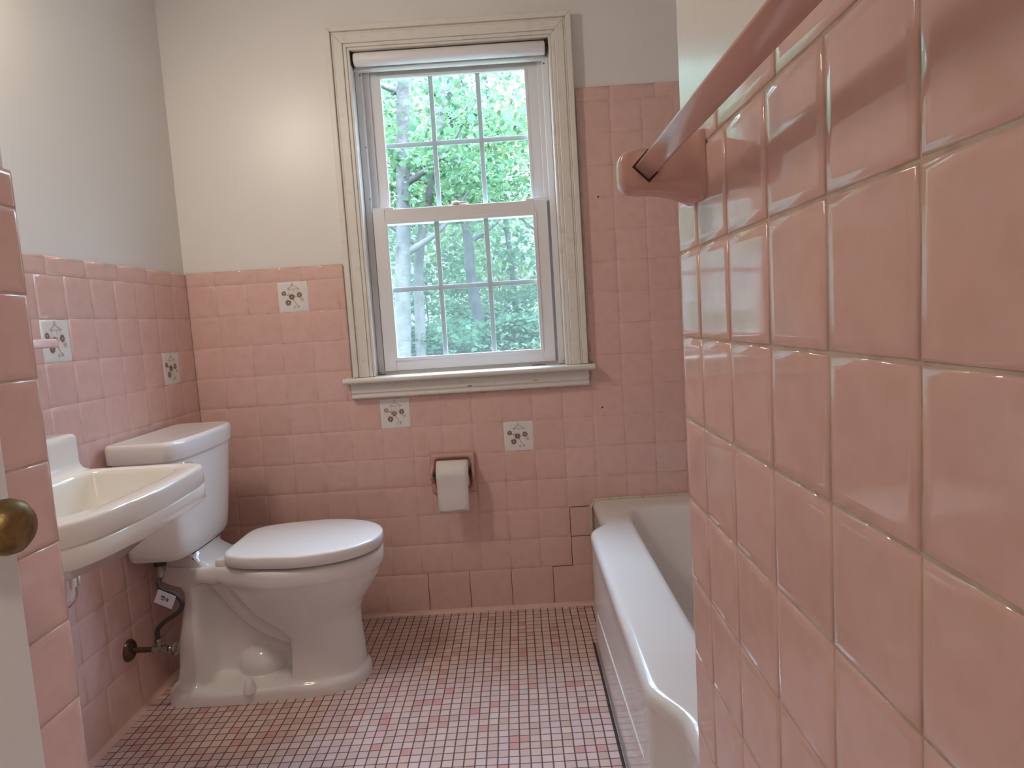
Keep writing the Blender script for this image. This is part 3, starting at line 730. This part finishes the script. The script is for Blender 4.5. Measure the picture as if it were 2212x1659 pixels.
mb.tube([(-1.245, -.96, .474), (-1.245, -.96, .52)], .008, 12).lathe([(.0001, 0), (.015, .001), (.016, .005), (.012, .008), (.0001, .0085)], axis_mat((-1.228, -.96, .478), (1, 0, 0)), 18)
mb.build('stop_valve', OLDCH, sk)

# little ceramic shelf fixture above the sink
cf = MB(); 
HX0, HX1, HY0, HY1 = XL, XL + .135, -1.08, -.888
cf.loft([rr(HX0, HX1 - .004, HY0 + .004, HY1 - .004, .02, 1.066), rr(HX0, HX1, HY0, HY1, .022, 1.069), rr(HX0, HX1, HY0, HY1, .022, 1.082), rr(HX0, HX1 - .003, HY0 + .003, HY1 - .003, .02, 1.086), rr(HX0, HX1 - .02, HY0 + .02, HY1 - .02, .012, 1.085)])
tag(cf.build('ceramic_shelf', MUDP, None, smooth=40), 'small pale pink ceramic shelf end poking past the entry tiles at left', 'shelf')

# ================================================================== bathtub
tub = thing('bathtub', 'white enamel bathtub with rounded rim behind the right tiled wall', 'bathtub', (.43, -.75, 0))
TZ = .392; TX1 = .8115; TY0, TY1 = YE + .003, -.0015
def xl(y):
    return .042 + .047 * smooth(-.35, -.262, y) + .047 * (1 - smooth(-1.365, -1.232, y))
cx, cy = .45, -.75
def tub_out(z, ins, recess=0):
    pts = []
    ys = np.linspace(TY0, TY1, 90)
    left = [(xl(y) + ins + recess, y) for y in ys]           # near -> far along apron
    far = [(x, TY1) for x in np.linspace(left[-1][0], TX1, 20)[1:]]
    right = [(TX1, y) for y in np.linspace(TY1, TY0, 40)[1:]]
    near = [(x, TY0) for x in np.linspace(TX1, left[0][0], 20)[1:-1]]
    return [Vector((x, y, z)) for x, y in left + far + right + near]
base = tub_out(0, 0)
def tub_in(z, ins, n=9.0):
    x0, x1, y0, y1 = .184 + ins, .735 - ins * .8, -1.40 + ins * .9, -.115 - ins * 1.7
    mx, my, a, b_ = (x0 + x1) / 2, (y0 + y1) / 2, (x1 - x0) / 2, (y1 - y0) / 2; out = []
    for p in base:
        # same angular order as the outer outline
        u, v = (p.x - .43) / .385, (p.y + .75) / .75
        m_ = max(abs(u), abs(v)); u, v = u / m_, v / m_
        k = 1 / (abs(u) ** n + abs(v) ** n) ** (1 / n)
        out.append(Vector((mx + a * u * k, my + b_ * v * k, z)))
    return out
rings = [tub_out(.0, .003), tub_out(.05, .003), tub_out(.30, .0035), tub_out(.345, .0035), tub_out(.357, .001), tub_out(.365, 0), tub_out(.376, .001), tub_out(.383, .004), tub_out(.388, .009), tub_out(.391, .017), tub_out(.392, .028),
         tub_in(.3918, -.014), tub_in(.390, -.004), tub_in(.385, .003), tub_in(.375, .008), tub_in(.30, .026, 8), tub_in(.20, .05, 6), tub_in(.12, .075, 4.5), tub_in(.085, .10, 3.5), tub_in(.07, .15, 3), tub_in(.066, .22, 2.5)]
mb = MB().loft(rings); mb.build('tub_shell', TUBM, tub, smooth=60)
# shallow pressed bead along the apron
mb = MB()
bd = []
for k in range(26):
    t = k / 25; y = -.40 - .78 * t; bd.append((xl(y) + .0042, y, .150 + .055 * t))
mb.tube(bd, [.001] + [.0034] * 24 + [.001], 10); mb.build('apron_bead', TUBM, tub, smooth=60)
mb = MB().tube(catmull([(.081, -.004, .004), (.081, -.004, .18), (.081, -.004, .345), (.085, -.004, .372), (.096, -.004, .389), (.115, -.004, .394), (.40, -.004, .394), (.81, -.004, .394)], 6), .0052, 10)
mb.build('caulk_bead', CAULK, tub)
mb = MB().tube([(.040, y, .001) for y in np.linspace(-1.23, -.30, 12)], .0035, 8); mb.build('floor_seal', DARKG, tub)

# ================================================================== towel bar
tb = thing('towel_bar', 'pink ceramic square towel bar set cornerwise on the right tiled wall', 'towel bar', (XR, -1.90, 1.226))
BC = (.009, 1.228)
def post(yc, sgn):
    mb = MB(); rings = []
    # from the wall outwards (x decreasing): flared square foot, waist, rounded end
    for x, hy, hz, n_ in ((XR, .038, .038, 9), (XR - .004, .038, .038, 9), (XR - .008, .0355, .036, 8), (XR - .016, .030, .034, 7), (XR - .026, .026, .031, 6), (XR - .040, .0235, .0275, 6), (XR - .055, .0225, .0255, 6), (XR - .072, .022, .0245, 6), (XR - .082, .021, .0235, 5), (XR - .088, .0185, .020, 4.5), (XR - .0915, .014, .015, 4), (XR - .0925, .008, .009, 3)):
        r = []
        for k in range(48):
            t = 2 * math.pi * k / 48; c, s_ = math.cos(t), math.sin(t)
            r.append(Vector((x, yc + hy * math.copysign(abs(c) ** (2 / n_), c), 1.2255 + hz * math.copysign(abs(s_) ** (2 / n_), s_))))
        rings.append(r)
    mb.loft(rings); o = mb.build('post', TRIMT, tb, smooth=50)
    fy = yc - sgn * .0222
    q = MB(); h = .0185
    q.prism([(BC[0] - h, BC[1]), (BC[0], BC[1] - h), (BC[0] + h, BC[1]), (BC[0], BC[1] + h)], lambda a, b, t: (a, t, b), fy - sgn * .0006, fy + sgn * .004)
    q.build('socket_gap', DARKG, o, smooth=0)
    return o
post(-1.600, 1); post(-2.215, -1)
h = .0155
MB().prism([(BC[0] - h, BC[1]), (BC[0], BC[1] - h), (BC[0] + h, BC[1]), (BC[0], BC[1] + h)], lambda a, b, t: (a, t, b), -1.612, -2.203).build('bar', TRIMT, tb, smooth=30, bevel=.0022, seg=3)

# ================================================================== toilet paper
th = thing('toilet_paper_holder', 'pink ceramic toilet paper holder on the back wall under the window', 'toilet paper holder', (-.4075, 0, .526))
def rrxz(x0, x1, z0, z1, r, y, n=6):
    return [Vector((p.x, y, p.y)) for p in rr(x0, x1, z0, z1, r, 0, n)]
mb = MB()
X0, X1, Z0, Z1 = -.488, -.327, .453, .599
mb.loft([rrxz(X0, X1, Z0, Z1, .008, .004), rrxz(X0, X1, Z0, Z1, .008, -.010), rrxz(X0 + .003, X1 - .003, Z0 + .003, Z1 - .003, .008, -.018), rrxz(X0 + .008, X1 - .008, Z0 + .008, Z1 - .008, .009, -.0215), rrxz(X0 + .014, X1 - .014, Z0 + .014, Z1 - .014, .014, -.020), rrxz(X0 + .019, X1 - .019, Z0 + .019, Z1 - .019, .016, -.012), rrxz(X0 + .022, X1 - .022, Z0 + .022, Z1 - .022, .016, .0035)], False, True)
mb.build('surround', TRIMT, th, smooth=50)
for s_, xa in ((-1, X0 + .001), (1, X1 - .001)):
    e = MB(); rings = []
    for y, hz, d in ((-.008, .044, .017), (-.02, .038, .016), (-.034, .028, .0145), (-.046, .021, .013), (-.056, .016, .011), (-.0605, .010, .008)):
        xo, xi = xa, xa - s_ * d
        r = []
        for k in range(20):
            t = 2 * math.pi * k / 20
            r.append(Vector(((xo + xi) / 2 + (xi - xo) / 2 * math.copysign(abs(math.cos(t)) ** .5, math.cos(t)), y, .530 + hz * math.copysign(abs(math.sin(t)) ** .6, math.sin(t)))))
        rings.append(r)
    e.loft(rings); e.build('ear', TRIMT, th, smooth=50)
MB().tube([(X0 + .012, -.047, .533), (X1 - .012, -.047, .533)], .008, 14).build('roller', DARKM, th)
tr = thing('toilet_paper_roll', 'white toilet paper roll with a loose sheet hanging down', 'toilet paper', (-.405, -.05, .533))
px0, px1, rc = -.4605, -.3495, (-.050, .533)
mb = MB(); M = axis_mat((px0, rc[0], rc[1]), (1, 0, 0)); w_ = px1 - px0
prof = [(.0095, 0), (.0455, 0), (.0465, .001), (.0465, w_ - .001), (.0455, w_), (.0095, w_)]
ringsr = [[M @ Vector((r * math.cos(2 * math.pi * k / 48), r * math.sin(2 * math.pi * k / 48), hh)) for k in range(48)] for r, hh in prof + [prof[0]]]
mb.loft(ringsr, False, False); mb.build('roll', PAPER, tr, smooth=50)
mb = MB(); R0 = .0472; path = []
for a in np.linspace(math.radians(110), math.radians(0), 14): path.append((rc[0] - R0 * math.cos(a), rc[1] + R0 * math.sin(a)))
for k in range(1, 13): path.append((rc[0] - R0 + .0028 * math.sin(k * .5) * .6 + .0006 * k, rc[1] - .0107 * k))
vs = []; fs = []; nx = 7
for j, (y, z) in enumerate(path):
    kk = max(0, j - 13) / 12
    for i in range(nx):
        x = px0 + w_ * i / (nx - 1); x = x + kk * (-.003 * (i / (nx - 1)) + .002 * (1 - i / (nx - 1)))
        vs.append((x, y - .0012 * kk * math.sin(i * 1.1), z - .002 * kk * math.sin(i * .9)))
for j in range(len(path) - 1):
    for i in range(nx - 1): a = j * nx + i; fs.append((a, a + 1, a + nx + 1, a + nx))
lo = MB().add(vs, fs).build('loose_sheet', PAPER, tr, smooth=180)
sm = lo.modifiers.new('thickness', 'SOLIDIFY'); sm.thickness = .0005

# ================================================================== door
XD = -.70; YD = -1.703
door = MB().box(XD - .035, XD, YD - .76, YD, .012, 2.02).build('door_1', DOORM, smooth=0, bevel=.002); struct(door)
MB().lathe([(.0001, 0), (.026, 0), (.026, .003), (.021, .007), (.012, .010), (.0095, .012), (.0095, .022), (.013, .026), (.0225, .032), (.0268, .040), (.0275, .047), (.0255, .055), (.0195, .0615), (.010, .0645), (.0001, .0652)], axis_mat((XD, YD - .066, .897), (1, 0, 0)), 48).build('door_knob', BRASS, door, smooth=60)
MB().box(XD - .03, XD - .005, YD - .0005, YD + .001, .868, .926).build('latch_plate', BRASS, door, smooth=0)

# ================================================================== outdoors
gd = struct(MB().box(-40, 40, .4, 60, -.6, -.3).build('ground', GROUNDM, smooth=0))
def leaves(centers, n, size, spread, flat=.5):
    centers = np.array(centers); k = RNG.integers(0, len(centers), n)
    p = centers[k, :3] + RNG.normal(0, 1, (n, 3)) * centers[k, 3:4] * np.array(spread)
    d = RNG.normal(0, 1, (n, 3)); d[:, 2] = d[:, 2] * flat - .25; d /= np.linalg.norm(d, axis=1)[:, None]
    up = RNG.normal(0, .55, (n, 3)); up[:, 2] += 1; sd = np.cross(d, up); sd /= np.linalg.norm(sd, axis=1)[:, None]; nn = np.cross(sd, d)
    L = size * RNG.uniform(.6, 1.35, n)[:, None]; w = L * .36
    v = np.empty((n, 6, 3)); v[:, 0] = p - d * L * .5; v[:, 1] = p - d * L * .12 + sd * w + nn * w * .3; v[:, 2] = p + d * L * .22 + sd * w * .75 + nn * w * .25; v[:, 3] = p + d * L * .5; v[:, 4] = p + d * L * .22 - sd * w * .75 + nn * w * .25; v[:, 5] = p - d * L * .12 - sd * w + nn * w * .3
    f = np.arange(n * 6).reshape(n, 6)
    me = bpy.data.meshes.new('foliage'); me.from_pydata(v.reshape(-1, 3).tolist(), [], f.tolist()); return me
LEAF_SCALE, LEAF_COUNT = 0.60, 2.4
def tree(name, label, trunk, r0, r1, bark, crown, n, size, lm, branches=4, group='trees beyond the window', spread=(1, 1, .7), flat=.5):
    t = thing(name, label, 'shrub' if r0 < .02 else 'tree', trunk[0], group)
    pts = catmull(trunk, 6); m_ = len(pts); rad = [r0 + (r1 - r0) * i / (m_ - 1) for i in range(m_)]
    MB().tube(pts, rad, 10).build('trunk' if r0 >= .02 else 'stem', bark, t, smooth=60)
    for k in range(branches):
        i = int(m_ * (.45 + .5 * k / max(1, branches))); a = RNG.uniform(0, 6.28); L = RNG.uniform(.7, 1.5)
        q = pts[min(i, m_ - 1)]; dr = Vector((math.cos(a), math.sin(a) * .7, .5)); s1 = q + dr * L * .5 + Vector((0, 0, .05)); s2 = q + dr * L + Vector((RNG.normal(0, .15), 0, .35))
        MB().tube(catmull([q, s1, s2], 5), [rad[min(i, m_ - 1)] * .55 * (1 - .09 * j) for j in range(11)], 7).build('branch', bark, t, smooth=60)
    me = leaves(crown, int(n * LEAF_COUNT), size * LEAF_SCALE, spread, flat); me.materials.append(lm)
    o = bpy.data.objects.new('foliage', me); COL.objects.link(o); o.parent = t; o.location = -Vector(trunk[0]); o['kind'] = 'stuff'
    return t
def cl(n, x0, x1, y0, y1, z0, z1, r): return [(RNG.uniform(x0, x1), RNG.uniform(y0, y1), RNG.uniform(z0, z1), r * RNG.uniform(.7, 1.2)) for _ in range(n)]
tree('tree', 'pale grey trunk tree standing nearest the left window panes', [(-1.48, 5, -.35), (-1.40, 5, .78), (-1.33, 5, 1.7), (-1.27, 5, 2.4), (-1.19, 5, 3.5), (-1.12, 5.05, 4.4)], .10, .06, BARK, cl(26, -3.2, .2, 4.6, 6.6, 2.4, 3.9, .26), 1500, .13, LEAF_A, 3)
tree('tree', 'slim pale leaning tree close beside the pale trunk', [(-1.30, 5.3, -.35), (-1.24, 5.3, .9), (-1.19, 5.3, 1.8), (-1.02, 5.3, 2.5), (-.86, 5.3, 3.2), (-.66, 5.4, 4.4)], .07, .03, BARK, cl(20, -2.0, 1.0, 5.2, 7.2, 2.3, 3.9, .26), 1100, .12, LEAF_C, 3)
tree('tree', 'dark crooked trunk tree seen through the middle panes', [(-.62, 8, -.35), (-.70, 8, 1.0), (-.78, 8, 1.75), (-.80, 8, 2.5), (-.93, 8, 3.2), (-.88, 8.05, 3.9), (-.96, 8.1, 5.1)], .10, .05, BARKD, cl(34, -3.4, 1.8, 7.4, 9.6, 1.9, 5.0, .34), 2300, .15, LEAF_A, 5)
tree('tree', 'dark slender tree behind the right-hand panes', [(.62, 8.6, -.35), (.60, 8.6, 1.2), (.56, 8.6, 2.4), (.42, 8.6, 3.6), (.37, 8.6, 5.1)], .075, .03, BARKD, cl(30, -1.6, 3.4, 8.2, 10, 1.9, 5.0, .34), 2000, .15, LEAF_B, 4)
tree('tree', 'thin grey tree crossing the upper middle panes', [(-.1, 10.5, -.35), (-.15, 10.5, 2), (-.3, 10.5, 4), (-.45, 10.5, 6)], .07, .03, BARKD, cl(34, -4.5, 2.5, 10, 12, 1.8, 5.8, .40), 2300, .17, LEAF_C, 4)
tree('tree', 'grey forest tree far behind the left panes', [(-3.6, 12, -.35), (-3.5, 12, 3), (-3.25, 12, 6.3)], .13, .08, BARKD, cl(34, -6.5, -.5, 11.5, 14, 1.4, 6.4, .46), 2200, .19, LEAF_B, 4)
tree('tree', 'grey forest tree far behind the right panes', [(1.7, 13, -.35), (1.65, 13, 3), (1.78, 13, 6.8)], .12, .07, BARKD, cl(38, -1.5, 5.0, 12.5, 15, 1.0, 6.8, .5), 2600, .2, LEAF_A, 4)
tree('tree', 'farthest tree filling the gap between the trunks', [(-1.2, 17, -.35), (-1.3, 17, 4), (-1.2, 17, 8)], .15, .08, BARKD, cl(44, -6, 4, 16, 19, .6, 8.0, .65), 2600, .26, LEAF_C, 4)
shr = 'shrubs beyond the window'
SH = [('layered green shrub under the left panes', -1.75, 5.8, .95, LEAF_B), ('layered green shrub under the middle panes', -.75, 6.3, 1.05, LEAF_B), ('layered green shrub under the right panes', .25, 6.0, 1.05, LEAF_A), ('tall leafy shrub behind the left trunk', -1.6, 8.8, 1.55, LEAF_A), ('tall leafy shrub at the right end of the window view', .9, 8.0, 1.55, LEAF_B), ('wide leafy shrub far behind the middle panes', -.4, 10, 1.7, LEAF_A)]
for lb, x, y, h_, lm in SH:
    tree('shrub', lb, [(x, y, -.35), (x + .03, y, h_ * .4), (x, y, h_)], .018, .008, BARKD, cl(46, x - 1.0, x + 1.0, y - .5, y + .6, .0, h_, .2), 2300, .12, lm, 3, shr, (1.2, 1, .35), .25)
